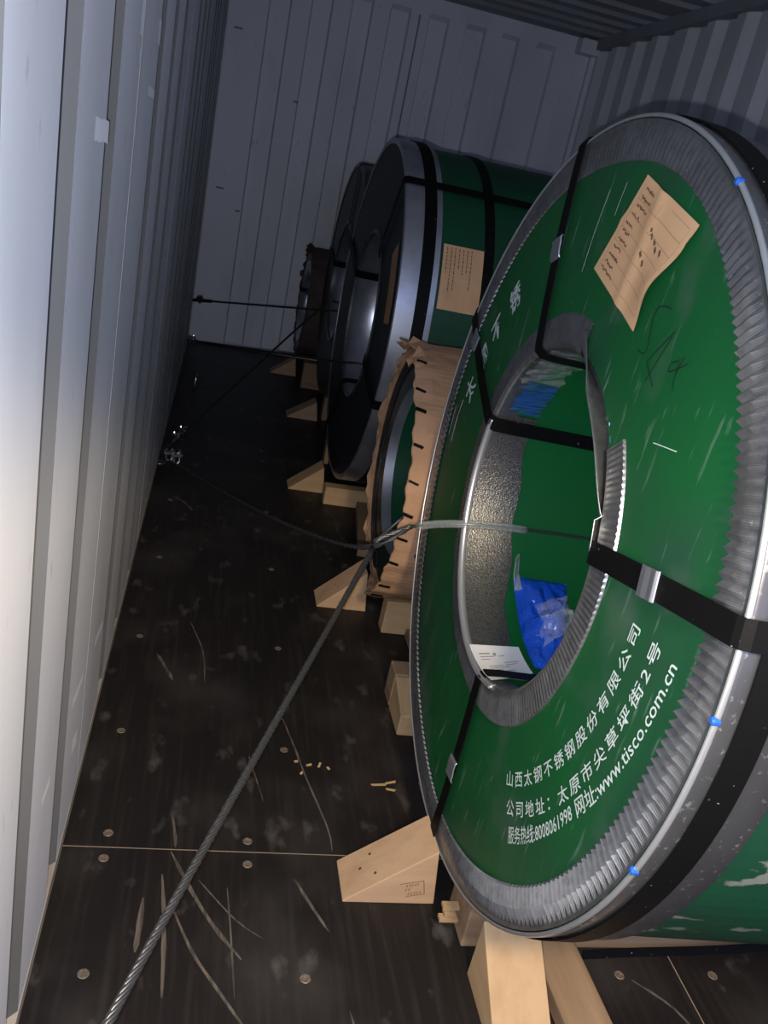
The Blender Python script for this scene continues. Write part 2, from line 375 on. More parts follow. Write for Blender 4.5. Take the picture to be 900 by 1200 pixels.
pg = [(-.0015, .607), (-.0045, .609), (-.0048, .634), (-.0035, .656), (-.005, .662)]
part(c1, 'guard_band', rev([(-.004, .664), (-.002, .668), (.004, .670), (.022, .6685), (.06, .669), (.075, .6665), (.105, .668), (.112, .662), (.105, .6615)], n=180, close=False), M['galvdark'], smooth=True, label='oily galvanised band behind the rim')
part(c1, 'edge_guard', rev(pg, n=NC*6, fn=crimp, close=False), M['galv'], smooth=False, label='galvanised edge guard crimped into ridges')
part(c1, 'guard_lip', rev([(-.0052, .6635), (-.0072, .666), (-.0055, .669), (-.002, .6705), (.0005, .669)], n=180), M['lip'], smooth=True, label='bright rolled rim')
part(c1, 'back_edge_guard', rev([(W1-.1, .662), (W1-.1, .668), (W1+.005, .668), (W1+.005, .60), (W1, .60), (W1, .662)], n=96), M['galv'])
part(c1, 'round_strap', rev([(.020, .6705), (.057, .6705), (.057, .6735), (.020, .6735)], n=160), M['strap'], smooth=False, label='black strap around the coil behind its rim')
part(c1, 'round_strap', rev([(.62, .661), (.65, .661), (.65, .664), (.62, .664)], n=96), M['strap'])
# collar crimped round the bore, its flap peeled up on the near side
def collarf(i, t, x, r):
    ph = (t/360*230) % 1; saw = 1-abs(2*ph-1)
    if i in (1, 2): x -= .0016*saw*(1 if (t % 360) > 200 or 130 < t % 360 < 205 else .25)
    if i in (0, 1): r += .004*math.sin(rad(t)*2)+.003*math.sin(rad(t)*5)
    return x, r
cp = [(-.0015, .359), (-.0045, .357), (-.006, .325), (-.008, .312), (-.004, .305), (.006, .303)]
part(c1, 'bore_collar', rev(cp, 166, 458, 230*5, collarf, close=False), M['galv'], label='grey metal collar crimped around the bore')
part(c1, 'bore_collar', rev([(x, r+.006) for x, r in cp], 139, 166, 110, collarf, close=False), M['galv'])
def flapf(i, t, x, r):
    f = (t-96)/(166-96); k = sin(pi*min(1, max(0, f*1.15)))**.7 if f < .87 else .45
    if i == 0: return -.008-.019*k+.001*math.sin(f*14), r+.004-.012*k+.03*(1-min(1, f*3))
    if i == 1: return -.006-.012*k, r-.008*k+.012*(1-min(1, f*3))
    return x, r
o = part(c1, 'collar_flap', rev([(-.04, .318), (-.02, .312), (.002, .303)], 97, 166, 60, flapf, close=False), M['galv'], label='torn collar flap bent outward', smooth=True)
md = o.modifiers.new('steel', 'SOLIDIFY'); md.thickness = .0018
def guardf(i, t, x, r): return (x-(.012*sin(rad(t)*3)+.004*sin(rad(t)*11) if i in (1, 2) else 0), r)
part(c1, 'bore_guard', rev([(.001, .3025), (.092, .3015), (.092, .3055), (.001, .3065)], -100, 22, 100, guardf), M['emboss'], label='embossed metal sleeve inside the bore')
part(c1, 'bore_guard', rev([(.001, .3025), (.05, .3025), (.05, .3065), (.001, .3065)], 22, 255, 100, guardf), M['galvdark'])
part(c1, 'bore_lip', rev([(-.010, .3105), (-.0115, .3075), (-.006, .3025), (.003, .3015), (.003, .3045)], -112, 18, 120), M['lip'], smooth=True, label='bright folded bore edge')
def scrap(root, t0, t1, x0, x1, r, m, name, jit=.01, label=None, n=16):
    V = []; F = []
    for k in range(n+1):
        t = t0+(t1-t0)*k/n
        for q in range(4):
            x = x0+(x1-x0)*q/3 + (random.uniform(-jit, jit) if q in (0, 3) or k in (0, n) else 0)
            V.append(pol(x, r+random.uniform(-.003, .0005), t))
    for k in range(n):
        for q in range(3): F.append((4*k+q, 4*k+q+1, 4*k+q+5, 4*k+q+4))
    return part(root, name, (V, F), m, label=label)
scrap(c1, 24, 42, .02, .085, .2995, M['bluescrap'], 'film_scrap', .006, 'blue film scrap stuck inside the bore')
scrap(c1, 40, 78, .01, .09, .300, M['clear'], 'film_scrap', .012, 'clear film stuck inside the bore')
scrap(c1, 125, 140, -.001, .012, .318, M['bluescrap'], 'film_scrap', .002)
# straps on the face
strap(c1, 63, 70.5, r1, .668, W1, clip_r=.487)
strap(c1, 17, 22.5, r1, .668, W1, clip_r=.580)
strap(c1, 166.3, 167, r1, .668, W1, clip_r=.484, wd=.034, xf=-.012)
strap(c1, -101, -96.5, r1, .668, W1, clip_r=.504)
# white barcode-less sticker on the bore floor
def stick(u, v): # u along depth, v along angle
    a = (-.006+(.107)*u); b0 = -81.2+2.4*u; b1 = -108.5+13.1*u
    return pol(a+.005*v, .2985, b0+(b1-b0)*v)
st = part(c1, 'sticker', ([stick(i/3, j/8) for i in range(4) for j in range(9)], [(9*i+j, 9*i+j+1, 9*i+j+10, 9*i+j+9) for i in range(3) for j in range(8)]), M['white'], label='white printed label inside the bore')
def stickp(u, v):
    p = stick(u, v); q = Vector((0, p.y, p.z)).normalized(); return p - q*.0008
parts = []
for (u0, u1, v0, v1) in [(.12, .34, .2, .23), (.12, .42, .28, .3), (.12, .30, .35, .37), (.40, .46, .2, .27), (.2, .5, .55, .57), (.2, .62, .61, .63), (.2, .45, .67, .69), (.55, .8, .55, .57), (.55, .86, .48, .5), (.3, .7, .75, .77), (.5, .62, .28, .3)]:
    parts.append(([stickp(u0, v0), stickp(u1, v0), stickp(u1, v1), stickp(u0, v1)], [(0, 1, 2, 3)]))
part(c1, 'printed_lines', merge(parts), M['grey'], parent=st)
# the paper note on the face
def fpt(r, t, x=-.0035): return pol(x, r, t)
cT, cR_, cB, cL = fpt(.587, 96.9), fpt(.592, 117.4), fpt(.42, 117.8), fpt(.436, 87.5)
def notep(u, v, dx=0):  # u from T to R, v from T/R down to L/B
    p = cT*(1-u)*(1-v)+cR_*u*(1-v)+cB*u*v+cL*(1-u)*v
    f = math.exp(-((u-1)/.22)**2)*math.exp(-((v-.62)/.28)**2)
    p = p + (cT-cR_)*(.07*f)
    crease = .003*math.exp(-((u-.35-.25*v)/.07)**2)+.002*math.exp(-((v-.45+.3*u)/.06)**2)
    return p + Vector((-.0012-crease-.010*f+dx, 0, 0))
n = 24
nt_ = part(c1, 'paper_note', ([notep(i/n, j/n) for i in range(n+1) for j in range(n+1)], [((n+1)*i+j, (n+1)*i+j+1, (n+1)*(i+1)+j+1, (n+1)*(i+1)+j) for i in range(n) for j in range(n)]), M['note'], smooth=True, label='tan paper note pasted askew on the face')
def nline(u0, v0, u1, v1, wd):
    P = [notep(u0+(u1-u0)*k/8, v0+(v1-v0)*k/8, -.0009) for k in range(9)]
    V = []; s = Vector((0, P[-1].y-P[0].y, P[-1].z-P[0].z)).normalized(); s = Vector((0, -s.z, s.y))
    for p in P: V += [p-s*wd/2, p+s*wd/2]
    return V, [(2*k, 2*k+1, 2*k+3, 2*k+2) for k in range(8)]
L_ = [nline(.06, v, .94, v, .0011) for v in (.2, .34, .48, .62, .76, .9)] + [nline(.06, .06, .06, .94, .0011), nline(.45, .08, .45, .6, .0009), nline(.94, .08, .94, .9, .001), nline(.94, .07, .6, .07, .001)]
part(c1, 'printed_rules', merge(L_), M['noteline'], parent=nt_)
L_ = []
for v in [.09, .17, .25, .33, .42, .50, .58, .66, .75, .83, .90]:
    u = .10; e = .10+random.uniform(.12, .26)
    while u < e:
        du = random.uniform(.012, .03); L_.append(nline(u, v+random.uniform(-.012, .012), u+du, v+random.uniform(-.012, .012), random.uniform(.0025, .0045))); u += du+.006
for u0, v0, u1, v1 in ((.5, .28, .52, .31), (.53, .32, .57, .35), (.6, .34, .64, .37), (.66, .38, .71, .41), (.52, .5, .56, .53), (.6, .54, .64, .58), (.75, .36, .8, .4)):
    L_.append(nline(u0, v0, u1, v1, .006))
part(c1, 'handwriting', merge(L_), M['notink'], parent=nt_)['kind'] = 'stuff'
# marker scribble, scratches, grime on the face
def stroke(pts, wd, x=-.0022):
    P = smoothpath([pol(x, r, t) for r, t in pts], .006); V = []; m_ = len(P)
    for k, p in enumerate(P):
        d = (P[min(k+1, m_-1)]-P[max(k-1, 0)]).normalized(); s = Vector((0, -d.z, d.y)); V += [p-s*wd/2, p+s*wd/2]
    return V, [(2*k, 2*k+1, 2*k+3, 2*k+2) for k in range(m_-1)]
SCR = {'marker': [[(.498, 122.8), (.492, 121.5), (.476, 119.5), (.457, 120.3), (.437, 123.6), (.424, 124.1), (.414, 121.6)],
                  [(.496, 127.3), (.427, 126.4)], [(.427, 126.4), (.428, 128.2), (.432, 132.7)], [(.490, 127.5), (.416, 130.0)],
                  [(.513, 134.6), (.480, 133.4), (.470, 132.6), (.478, 131.8), (.492, 132.6)], [(.497, 132.5), (.478, 135.4), (.476, 136.6)], [(.506, 133.0), (.486, 134.2)]]}
part(c1, 'marker_scribble', merge([stroke(q, .0021) for q in SCR['marker']]), M['marker'], parent=face)
part(c1, 'scratch', stroke([(.56, 84), (.50, 82.2), (.43, 80.5)], .0016), M['print'], parent=face)
part(c1, 'scratch', stroke([(.57, 90), (.545, 89.4), (.52, 89)], .0014), M['print'], parent=face)
part(c1, 'scratch', stroke([(.43, 143.5), (.46, 145.5), (.485, 147)], .0013), M['print'], parent=face)
# printed lettering, bent along arcs of the face
def lettering(body, a0, a1, r0, r1, h, m, name, outward=False, bold=0, x=-.0022, space=1.0, sq=1.0):
    cu = bpy.data.curves.new('txt', 'FONT'); cu.body = body; cu.size = 1; cu.offset = bold; cu.space_character = space; cu.resolution_u = 2
    to = bpy.data.objects.new('txt', cu); COL.objects.link(to); bpy.context.view_layer.update()
    me = bpy.data.meshes.new_from_object(to.evaluated_get(bpy.context.evaluated_depsgraph_get()))
    vs = [v.co.copy() for v in me.vertices]; fs = [tuple(p.vertices) for p in me.polygons]
    bpy.data.objects.remove(to); bpy.data.curves.remove(cu); bpy.data.meshes.remove(me)
    x0 = min(v.x for v in vs); x1 = max(v.x for v in vs); yc = .36
    V = []
    for v in vs:
        u = (v.x-x0)/(x1-x0); t = a0+(a1-a0)*u; r = r0+(r1-r0)*u
        r += (v.y-yc)*h*(1 if outward else -1)
        V.append(pol(x, r, t))
    return part(c1, name, (V, fs), m, parent=face)
lettering('山西太钢不锈钢股份有限公司', -128, -186.0, .447, .467, .026, M['print'], 'printed_lettering', bold=.007, space=1.3)
lettering('公司地址：', -128.6, -147.0, .491, .501, .026, M['print'], 'printed_lettering', bold=.007, space=1.3)
lettering('太原市尖草坪街2号', -150.2, -186.3, .503, .522, .026, M['print'], 'printed_lettering', bold=.007, space=1.3)
lettering('服务热线:8008061998', -129.9, -153.8, .532, .534, .028, M['print'], 'printed_lettering', bold=.006)
lettering('网址:www.tisco.com.cn', -155.2, -185.6, .536, .563, .029, M['print'], 'printed_lettering', bold=.006)
for ch, t, r in (('太', 11.3, .522), ('钢', 20.5, .512), ('不', 29.9, .51), ('锈', 41.2, .502)):
    lettering(ch, t-3.0, t+3.0, r, r, .066, M['chalk'], 'hand_lettering', True, bold=.018)
part(c1, 'logo_mark', merge([stroke([(.565, -1), (.575, 2), (.572, 5)], .008), stroke([(.56, 1.5), (.59, 3)], .006)]), M['red'], parent=face)
part(c1, 'logo_mark', merge([stroke([(.552, -4), (.553, 2), (.548, 7)], .005), stroke([(.585, -3), (.59, 4)], .004)]), M['chalk'], parent=face)
for t in (119.6, 175.5, -164.9):
    q = pol(-.007, .667, t); V, F = tube([q+Vector((.006, 0, 0)), q+Vector((-.001, 0, 0)), q+Vector((-.003, 0, 0))], [.0052, .0052, .003], 12)
    part(c1, 'plug', (V, F), M['bluedot'], label='small blue plastic plug on the rim')

# ---- the smaller coils behind
def paper_rag(root, t0, t1, x0, x1, r0, r1, name, jit, m, n=24, label=None):
    V = []; F = []
    for k in range(n+1):
        t = t0+(t1-t0)*k/n
        for q in range(4):
            f = q/3; j = jit*(f*f)
            V.append(pol(x0+(x1-x0)*f+random.uniform(-j, j), r0+(r1-r0)*f+random.uniform(-j, j)*1.1, t+random.uniform(-j, j)*20))
    for k in range(n):
        for q in range(3): F.append((4*k+q, 4*k+q+1, 4*k+q+5, 4*k+q+4))
    o = part(root, name, (V, F), m, label=label)
    md = o.modifiers.new('sheet', 'SOLIDIFY'); md.thickness = .0012
    return o
# paper wrapped coil right behind the near one
R2, r2, W2 = .38, .25, .9
c2 = coil_empty((.755, 2.37, .49), R2, 'small coil wrapped in brown kraft paper behind the largest coil')
def wrink2(i, t, x, r):
    f = max(0, min(1, (cos(rad(t-178))+.35)/.9)); f = f*f*(3-2*f)
    if i in (0, 1, 2): x -= (.062, .060, .04)[i]*f + (.003*math.sin(t*.31)+.002*math.sin(t*.83))*(i < 2)
    return x, r+.0025*math.sin(t*.23)+.002*math.sin(t*.57+x*20)
def wrink(i, t, x, r): return (x+(.003*math.sin(t*.31)+.002*math.sin(t*.83) if i in (0,) else 0), r+.0025*math.sin(t*.23)+.002*math.sin(t*.57+x*20))
part(c2, 'paper_wrap', rev([(-.004, R2-.004), (-.004, R2+.0), (.006, R2+.004), (.1, R2+.006), (.2, R2+.004), (W2, R2+.004), (W2, R2-.003), (.02, R2-.003)], n=180, fn=wrink2), M['kraft'])
part(c2, 'face_board', rev([(.010, r2+.004), (.010, R2-.01), (.03, R2-.01), (.03, r2+.004)], n=96), M['dkgreen'], label='dark film over the recessed face')
part(c2, 'winding', rev([(.03, r2+.004), (.03, R2-.031), (W2-.01, R2-.031), (W2-.01, r2+.004)], n=96), M['greenc'])
part(c2, 'bore_guard', rev([(.008, r2), (.04, r2-.001), (.04, r2+.004), (.008, r2+.006)], n=120), M['bright'])
part(c2, 'edge_ring', rev([(.006, R2-.05), (.002, R2-.014), (.009, R2-.012), (.009, R2-.05)], -80, 80, 60), M['black'], label='black rim film on the far side')
for k, t in enumerate(range(112, 256, 13)):
    t += random.uniform(-3, 3); xo = -.062*max(0, min(1, (cos(rad(t-178))+.35)/.9)); xo -= .004; P = [pol(xo+q*random.uniform(.025, .034)/3, R2+.0085, t+q*.4) for q in range(4)]
    part(c2, 'fold_slit', ribbon(P, [(0, -sin(rad(t)), cos(rad(t)))]*4, random.uniform(.005, .009), .004), M['strap'], label='dark slit between paper folds')
paper_rag(c2, 60, 128, .03, -.05, R2+.005, R2+.006, 'torn_paper', .016, M['kraft'], 18, 'torn paper edge standing out at the top')
paper_rag(c2, 66, 98, -.01, -.05, R2+.004, R2-.055, 'torn_paper', .012, M['kraft'], 10)
paper_rag(c2, -60, 62, .01, -.014, R2+.004, R2-.004, 'torn_paper', .009, M['kraft'], 30)
paper_rag(c2, -140, -75, .0, -.012, R2+.003, R2-.03, 'folded_paper', .004, M['kraft'], 14)
part(c2, 'paper_tag', ([pol(-.012, .245, -166), pol(-.012, .315, -167), pol(-.010, .315, -178), pol(-.010, .245, -181)], [(0, 1, 2, 3)]), M['white'], label='white tag at the bore edge')
strap(c2, 168, 196, r2, R2+.004, W2, wd=.012, xf=-.006, inner=.3)
# black faced coil with the green body
R3, r3, W3 = .655, .315, 1.0
c3 = coil_empty((.72, 3.385, .775), R3, 'large coil with black face, bright steel rim and green body, third from the doors')
c3['R'] = R3
part(c3, 'outer_wrap', rev([(.004, R3-.004), (W3, R3-.004), (W3, r3+.004), (.004, r3+.004)], n=120), M['greenc'], label='green outer wrap')
part(c3, 'face_board', rev([(-.002, r3+.008), (-.002, R3-.012), (.006, R3-.012), (.006, r3+.008)], n=120), M['black'], label='black scuffed face')
part(c3, 'edge_guard', rev([(-.004, R3-.016), (-.006, R3-.001), (-.003, R3+.004), (.06, R3+.0045), (.122, R3+.004), (.122, R3-.004)], n=220, close=False), M['bright'], smooth=False, label='bright steel edge guard')
part(c3, 'round_strap', rev([(.060, R3+.004), (.102, R3+.004), (.102, R3+.008), (.060, R3+.008)], n=120), M['strap'])
part(c3, 'round_strap', rev([(.274, R3-.004), (.308, R3-.004), (.308, R3), (.274, R3)], n=120), M['strap'])
part(c3, 'back_edge_guard', rev([(W3-.1, R3-.004), (W3-.1, R3+.003), (W3+.004, R3+.003), (W3+.004, .6), (W3, .6)], n=96, close=False), M['galv'])
part(c3, 'bore_guard', rev([(.002, r3), (.26, r3-.002), (.26, r3+.003), (.002, r3+.005)], n=96), M['bright'], smooth=True, label='shiny steel bore sleeve')
part(c3, 'bore_lip', rev([(-.003, r3+.016), (-.009, r3+.010), (-.004, r3), (.004, r3-.003), (.004, r3+.008)], n=96), M['galvdark'], smooth=False)
for ti, to in ((126, 127.5), (24, 20), (-72, -60), (-160, -163)): strap(c3, ti, to, r3, R3+.001, W3, wd=.034, xf=-.012, inner=.7)
def wrapnote(root, x0, x1, t0, t1, r, m=M['note'], name='paper_note', label=None):
    V = [pol(x0+(x1-x0)*i/6+.0, r+.003*math.sin(i*1.3)*(j > 5), t0+(t1-t0)*j/10-3*i/6*0) for i in range(7) for j in range(11)]
    o = part(root, name, (V, [(11*i+j, 11*i+j+1, 11*i+j+12, 11*i+j+11) for i in range(6) for j in range(10)]), m, label=label)
    return o
nt3 = wrapnote(c3, .132, .272, 147, 166, R3+.0015, label='tan paper note on the green body')
L_ = []
for q in range(7):
    x = .143+.014*q; t = 148; e = 148+random.uniform(6, 13)
    while t < e:
        d = random.uniform(.5, 1.2); L_.append(([pol(x, R3+.006, t), pol(x+.003, R3+.006, t), pol(x+.003, R3+.006, t+d), pol(x, R3+.006, t+d)], [(0, 1, 2, 3)])); t += d+.35
part(c3, 'printed_text', merge(L_), M['notink'], parent=nt3)
def fpatch(root, t0, t1, ra, rb, x, m, name, label=None):
    V = [pol(x, ra+(rb-ra)*i/3, t0+(t1-t0)*j/8) for i in range(4) for j in range(9)]
    return part(root, name, (V, [(9*i+j, 9*i+j+1, 9*i+j+10, 9*i+j+9) for i in range(3) for j in range(8)]), m, label=label)
fpatch(c3, 146, 173, .50, .595, -.004, M['kraft'], 'face_note', 'brown paper note on the black face')
# far black coil
R4, r4, W4 = .605, .305, .95
c4 = coil_empty((.785, 4.68, .735), R4, 'dark coil with black face and no note, fourth from the doors')
part(c4, 'outer_wrap', rev([(.004, R4-.004), (W4, R4-.004), (W4, r4+.004), (.004, r4+.004)], n=96), M['black'])
part(c4, 'face_board', rev([(-.002, r4+.008), (-.002, R4-.012), (.006, R4-.012), (.006, r4+.008)], n=96), M['black'])
part(c4, 'edge_guard', rev([(-.006, R4-.02), (-.008, R4-.003), (-.002, R4+.004), (.02, R4+.005), (.16, R4+.003), (.16, R4-.004)], n=96, close=False), M['galvdark'], smooth=True)
part(c4, 'round_strap', rev([(.07, R4+.004), (.11, R4+.004), (.11, R4+.008), (.07, R4+.008)], n=96), M['strap'])
part(c4, 'bore_guard', rev([(.002, r4), (.2, r4-.002), (.2, r4+.003), (.002, r4+.005)], n=96), M['bright'], smooth=True, label='shiny steel bore sleeve')
part(c4, 'bore_lip', rev([(-.003, r4+.016), (-.009, r4+.010), (-.004, r4), (.004, r4-.003), (.004, r4+.008)], n=96), M['galvdark'], smooth=True)
for ti, to in ((100, 98), (12, 10), (-150, -150)): strap(c4, ti, to, r4, R4+.001, W4, wd=.034, xf=-.012, inner=.6)
# farthest paper coil
R5, r5, W5 = .34, .25, .85
c5 = coil_empty((.70, 5.62, .46), R5, 'small ragged paper-wrapped coil at the end wall')
part(c5, 'paper_wrap', rev([(-.004, R5-.012), (.006, R5+.002), (.05, R5+.006), (W5, R5+.004), (W5, R5-.03), (.004, R5-.03)], n=100, fn=wrink), M['darkkraft'])
part(c5, 'face_board', rev([(.004, r5+.004), (.002, R5-.014), (.03, R5-.012), (.03, r5+.004)], n=72), M['black'])
part(c5, 'winding', rev([(.03, r5+.004), (.03, R5-.031), (W5-.01, R5-.031), (W5-.01, r5+.004)], n=72), M['greenc'])
part(c5, 'bore_guard', rev([(.0, r5), (.12, r5-.001), (.12, r5+.004), (.0, r5+.006)], n=72), M['bright'], smooth=True)
paper_rag(c5, 20, 165, .03, -.012, R5+.005, R5+.014, 'torn_paper', .022, M['darkkraft'], 34, 'ragged torn paper edge')
strap(c5, 10, 10, r5, R5+.004, W5, wd=.03, xf=-.008, inner=.4)

# ------------------------------------------------------------------ timber
def timber(name, x0, x1, y0, y1, z0, z1, m, label, cat, rz=0, bv=.003):
    cx, cy = (x0+x1)/2, (y0+y1)/2; lx, ly = (x1-x0)/2, (y1-y0)/2
    if ly > lx:  # grain along local x
        V, F = boxvf(-ly, ly, -lx, lx, 0, z1-z0); rz += pi/2
    else: V, F = boxvf(-lx, lx, -ly, ly, 0, z1-z0)
    o = mesh(name, V, F, m); o.location = (cx, cy, z0); o.rotation_euler = (0, 0, rz); bevel(o, bv)
    return tag(o, label, cat)
def wedge(x, y, L, B, Hh, m, label, rz=0, toe=.004, cat='chock', lean=.018):
    """right triangular chock: toe at local -x, tall end at local +x."""
    V = [(0, 0, 0), (L, 0, 0), (L-lean, 0, Hh), (0, 0, toe), (0, B, 0), (L, B, 0), (L-lean, B, Hh), (0, B, toe)]
    F = [(0, 1, 2, 3), (4, 7, 6, 5), (0, 4, 5, 1), (1, 5, 6, 2), (2, 6, 7, 3), (3, 7, 4, 0)]
    o = mesh('wooden_chock', V, F, m); o.location = (x, y, 0); o.rotation_euler = (0, 0, rz); bevel(o, .004, 2)
    return tag(o, label, cat)
k1 = wedge(.533, 1.206, .184, .102, .132, M['pinep'], 'stamped pale wooden chock with nail holes at the foot of the largest coil')
k2 = wedge(.585, 2.37, .16, .106, .137, M['pinep'], 'wooden chock at the foot of the small kraft paper coil')
k3 = wedge(.551, 3.385, .155, .10, .117, M['pine'], 'wooden chock at the foot of the black faced coil with green body')
k4 = wedge(.606, 4.482, .168, .11, .105, M['pinep'], 'wooden chock at the foot of the dark fourth coil')
k5 = wedge(.552, 5.448, .165, .10, .12, M['pinep'], 'farthest wooden chock, beside the end wall')
def onslope(o, u, v, L, Hh, B, toe=.004, lean=.018, up=.0006):
    p = Vector((u*(L-lean), v*B, toe+(Hh-toe)*u)); nn = Vector((-(Hh-toe), 0, L-lean)).normalized(); return p + nn*up, nn
for u, v in ((.34, .75), (.22, .52), (.36, .25)):
    p, nn = onslope(k1, u, v, .184, .132, .102); a = nn.orthogonal().normalized(); b = nn.cross(a)
    mesh('nail_hole', [p+a*(.0032*cos(q*pi/4))+b*(.0032*sin(q*pi/4)) for q in range(8)], [tuple(range(8))], M['hole'], k1)
for u, v in ((.40, .5), (.44, .3)):
    p, nn = onslope(k2, u, v, .16, .137, .106); a = nn.orthogonal().normalized(); b = nn.cross(a)
    mesh('nail_hole', [p+a*(.003*cos(q*pi/4))+b*(.003*sin(q*pi/4)) for q in range(8)], [tuple(range(8))], M['hole'], k2)
def quad2(x0, z0, x1, z1, wd):
    d = Vector((x1-x0, 0, z1-z0)).normalized(); s = Vector((-d.z, 0, d.x))*wd/2; a = Vector((x0, -.0006, z0)); b = Vector((x1, -.0006, z1))
    return [a-s, b-s, b+s, a+s], [(0, 1, 2, 3)]
def srot(x, z): return .113+x*.97-z*.24, .016+x*.24+z*.97
L_ = []
for (a, b, c, d) in ((.0, .034, .047, .034), (.047, .034, .047, 0), (.047, 0, .01, 0)): L_.append(quad2(*srot(a, b), *srot(c, d), .0016))
for z, xs in ((.027, (.012, .018, .023, .029, .034)), (.006, (.014, .02, .026, .031, .037)), (.017, (.01, .016))):
    for x in xs: L_.append(quad2(*srot(x, z-.003), *srot(x+.003, z+.003), .0018))
mesh('stamp_mark', *merge(L_), M['stamp'], k1)
# cradle beams under the coils
b1 = timber('cradle_beam', .747, 1.75, 1.108, 1.208, 0, .118, M['pine2'], 'long weathered timber beam under the near side of the largest coil', 'beam', bv=.004)
timber('cradle_beam', .757, 1.75, 1.462, 1.56, 0, .118, M['pine2'], 'timber beam under the far side of the largest coil', 'beam')
timber('cradle_beam', .776, 1.70, 2.244, 2.30, 0, .112, M['pine'], 'timber beam under the small kraft paper coil', 'beam')
timber('cradle_beam', .69, 1.72, 3.262, 3.32, 0, .078, M['pine'], 'pale flat timber board under the black faced coil with green body', 'beam')
timber('cradle_beam', .80, 1.72, 4.52, 4.60, 0, .13, M['pine2'], 'timber beam under the dark fourth coil', 'beam')
timber('cradle_beam', .73, 1.60, 5.18, 5.26, 0, .16, M['pine2'], 'upright-standing timber end beside the farthest chock', 'beam')
# blocks in front of the beams
kb = wedge(0, 0, .185, .106, .128, M['pine'], 'large pale timber wedge against the near beam of the largest coil', rz=pi/2, lean=0)
kb.location = (.852, .908-.04, 0)
timber('floor_plank', .885, .975, .62, 1.10, 0, .034, M['pine2'], 'weathered plank on the floor beside the large pale wedge', 'plank', rz=.04)
kb2 = wedge(0, 0, .12, .09, .10, M['pine'], 'small pale timber wedge poking out beside the largest coil', rz=pi/2, lean=0, toe=.06); kb2.location = (.825, 1.735, 0)
timber('timber_block', .735, .80, 1.862, 1.93, 0, .10, M['pine2'], 'rough timber block behind the small pale wedge', 'block')
timber('floor_plank', .85, .93, 1.98, 2.236, 0, .03, M['pine2'], 'plank on the floor in front of the kraft paper coil beam', 'plank')
timber('floor_plank', .80, .87, 2.78, 3.255, 0, .035, M['pine2'], 'narrow plank on the floor before the flat timber board', 'plank', rz=-.12)
timber('timber_block', .742, .765, 3.78, 3.84, 0, .13, M['pine'], 'thin upright wood piece standing behind the third chock', 'block')
# chips of wood on the floor
for x, y, l, a in ((.50, 1.60, .018, .4), (.525, 1.602, .022, 1.2), (.545, 1.592, .012, 2), (.47, 1.61, .012, .2), (.66, 1.545, .05, .1), (.685, 1.53, .03, -.2), (.69, 1.555, .035, .3), (.48, 1.57, .010, 1)):
    V, F = boxvf(-l*.4, l*.4, -.0026, .0026, 0, .0025); V = [(v[0]*(1 if v[1] > 0 else .8), v[1], v[2]*(1 if v[0] > 0 else .6)) for v in V]
    o = mesh('wood_chip', V, F, M['pine']); o.location = (x, y, 0); o.rotation_euler = (0, 0, a)
    if l > .025: tag(o, 'thin pale wood sliver on the floor just beside the rim of the largest coil', 'wood chip', 'wood slivers beside the largest coil')
    else: tag(o, 'tiny pale wood chip in the loose cluster out on the open dark floor', 'wood chip', 'wood chips on the open floor')
for q, (dx, dz, l) in enumerate(((0, .052, .032), (.004, .04, .022), (-.004, .030, .036))):
    o = box('splinter', .705+dx, .705+dx+l, 1.135-.004*q, 1.150-.004*q, .01+dz, .017+dz, M['pine'], None)
    o.parent = b1; o.matrix_parent_inverse = (Matrix.Translation(b1.location) @ b1.rotation_euler.to_matrix().to_4x4()).inverted()

# ------------------------------------------------------------------ blue bag and clear film in the bore
bag = empty('plastic_bag', (0, 0, 0), 'crumpled blue plastic bag lying inside the bore of the largest coil', 'bag')
bag.matrix_world = Matrix.Translation(c1.location) @ c1.rotation_euler.to_matrix().to_4x4()
bpt = {}
def bagp(u, v, th):  # u depth .10-.24, v angle
    t = -45-47*v; x = .112+.005*v+(.12-.03*v)*u
    r = .296-th*(sin(pi*min(1, max(0, u)))**.6)*(sin(pi*min(1, max(0, v)))**.5)
    return pol(x, r, t)
nu, nv_ = 20, 26
rnd = random.Random(3); g = [[rnd.uniform(0, 1) for _ in range(9)] for _ in range(9)]
def lat(u, v):
    a, b = u*7.99, v*7.99; i, j = int(a), int(b); f, h = a-i, b-j
    return (g[i][j]*(1-f)+g[i+1][j]*f)*(1-h)+(g[i][j+1]*(1-f)+g[i+1][j+1]*f)*h
V = []
for i in range(nu+1):
    for j in range(nv_+1):
        u, v = i/nu, j/nv_; p = bagp(u, v, .02+.035*lat(u, v)); V.append((p.x+.008*(lat(v, u)-.5), p.y, p.z+R1))
k0 = len(V)
for i in range(nu+1):
    for j in range(nv_+1): p = bagp(i/nu, j/nv_, 0); V.append((p.x, p.y*1.003, p.z*1.003+R1))
F = []
for i in range(nu):
    for j in range(nv_):
        a = (nv_+1)*i+j; F.append((a, a+1, a+nv_+2, a+nv_+1)); F.append((k0+a, k0+a+nv_+1, k0+a+nv_+2, k0+a+1))
mesh('bag_body', V, F, M['bluebag'], bag)
V = []
for i in range(13):
    for j in range(13):
        u, v = i/12, j/12; p = bagp(.15+.9*u, .35+.5*v, .05+.05*lat(u, v)); V.append((p.x+.012*lat(v, u), p.y, p.z+R1))
mesh('clear_film', V, [(13*i+j, 13*i+j+1, 13*i+j+14, 13*i+j+13) for i in range(12) for j in range(12)], M['clear'], bag)['label'] = 'clear crinkled film over the blue bag'
P = [pol(.115, .285, -52), pol(.104, .27, -46), pol(.098, .25, -42), pol(.092, .235, -40)]
mesh('tied_neck', *lift(ribbon(P, [(0, .3, .9), (.2, .5, .8), (.4, .5, .5), (.4, .6, .4)], .016, .003), R1), M['sleeve'], bag)

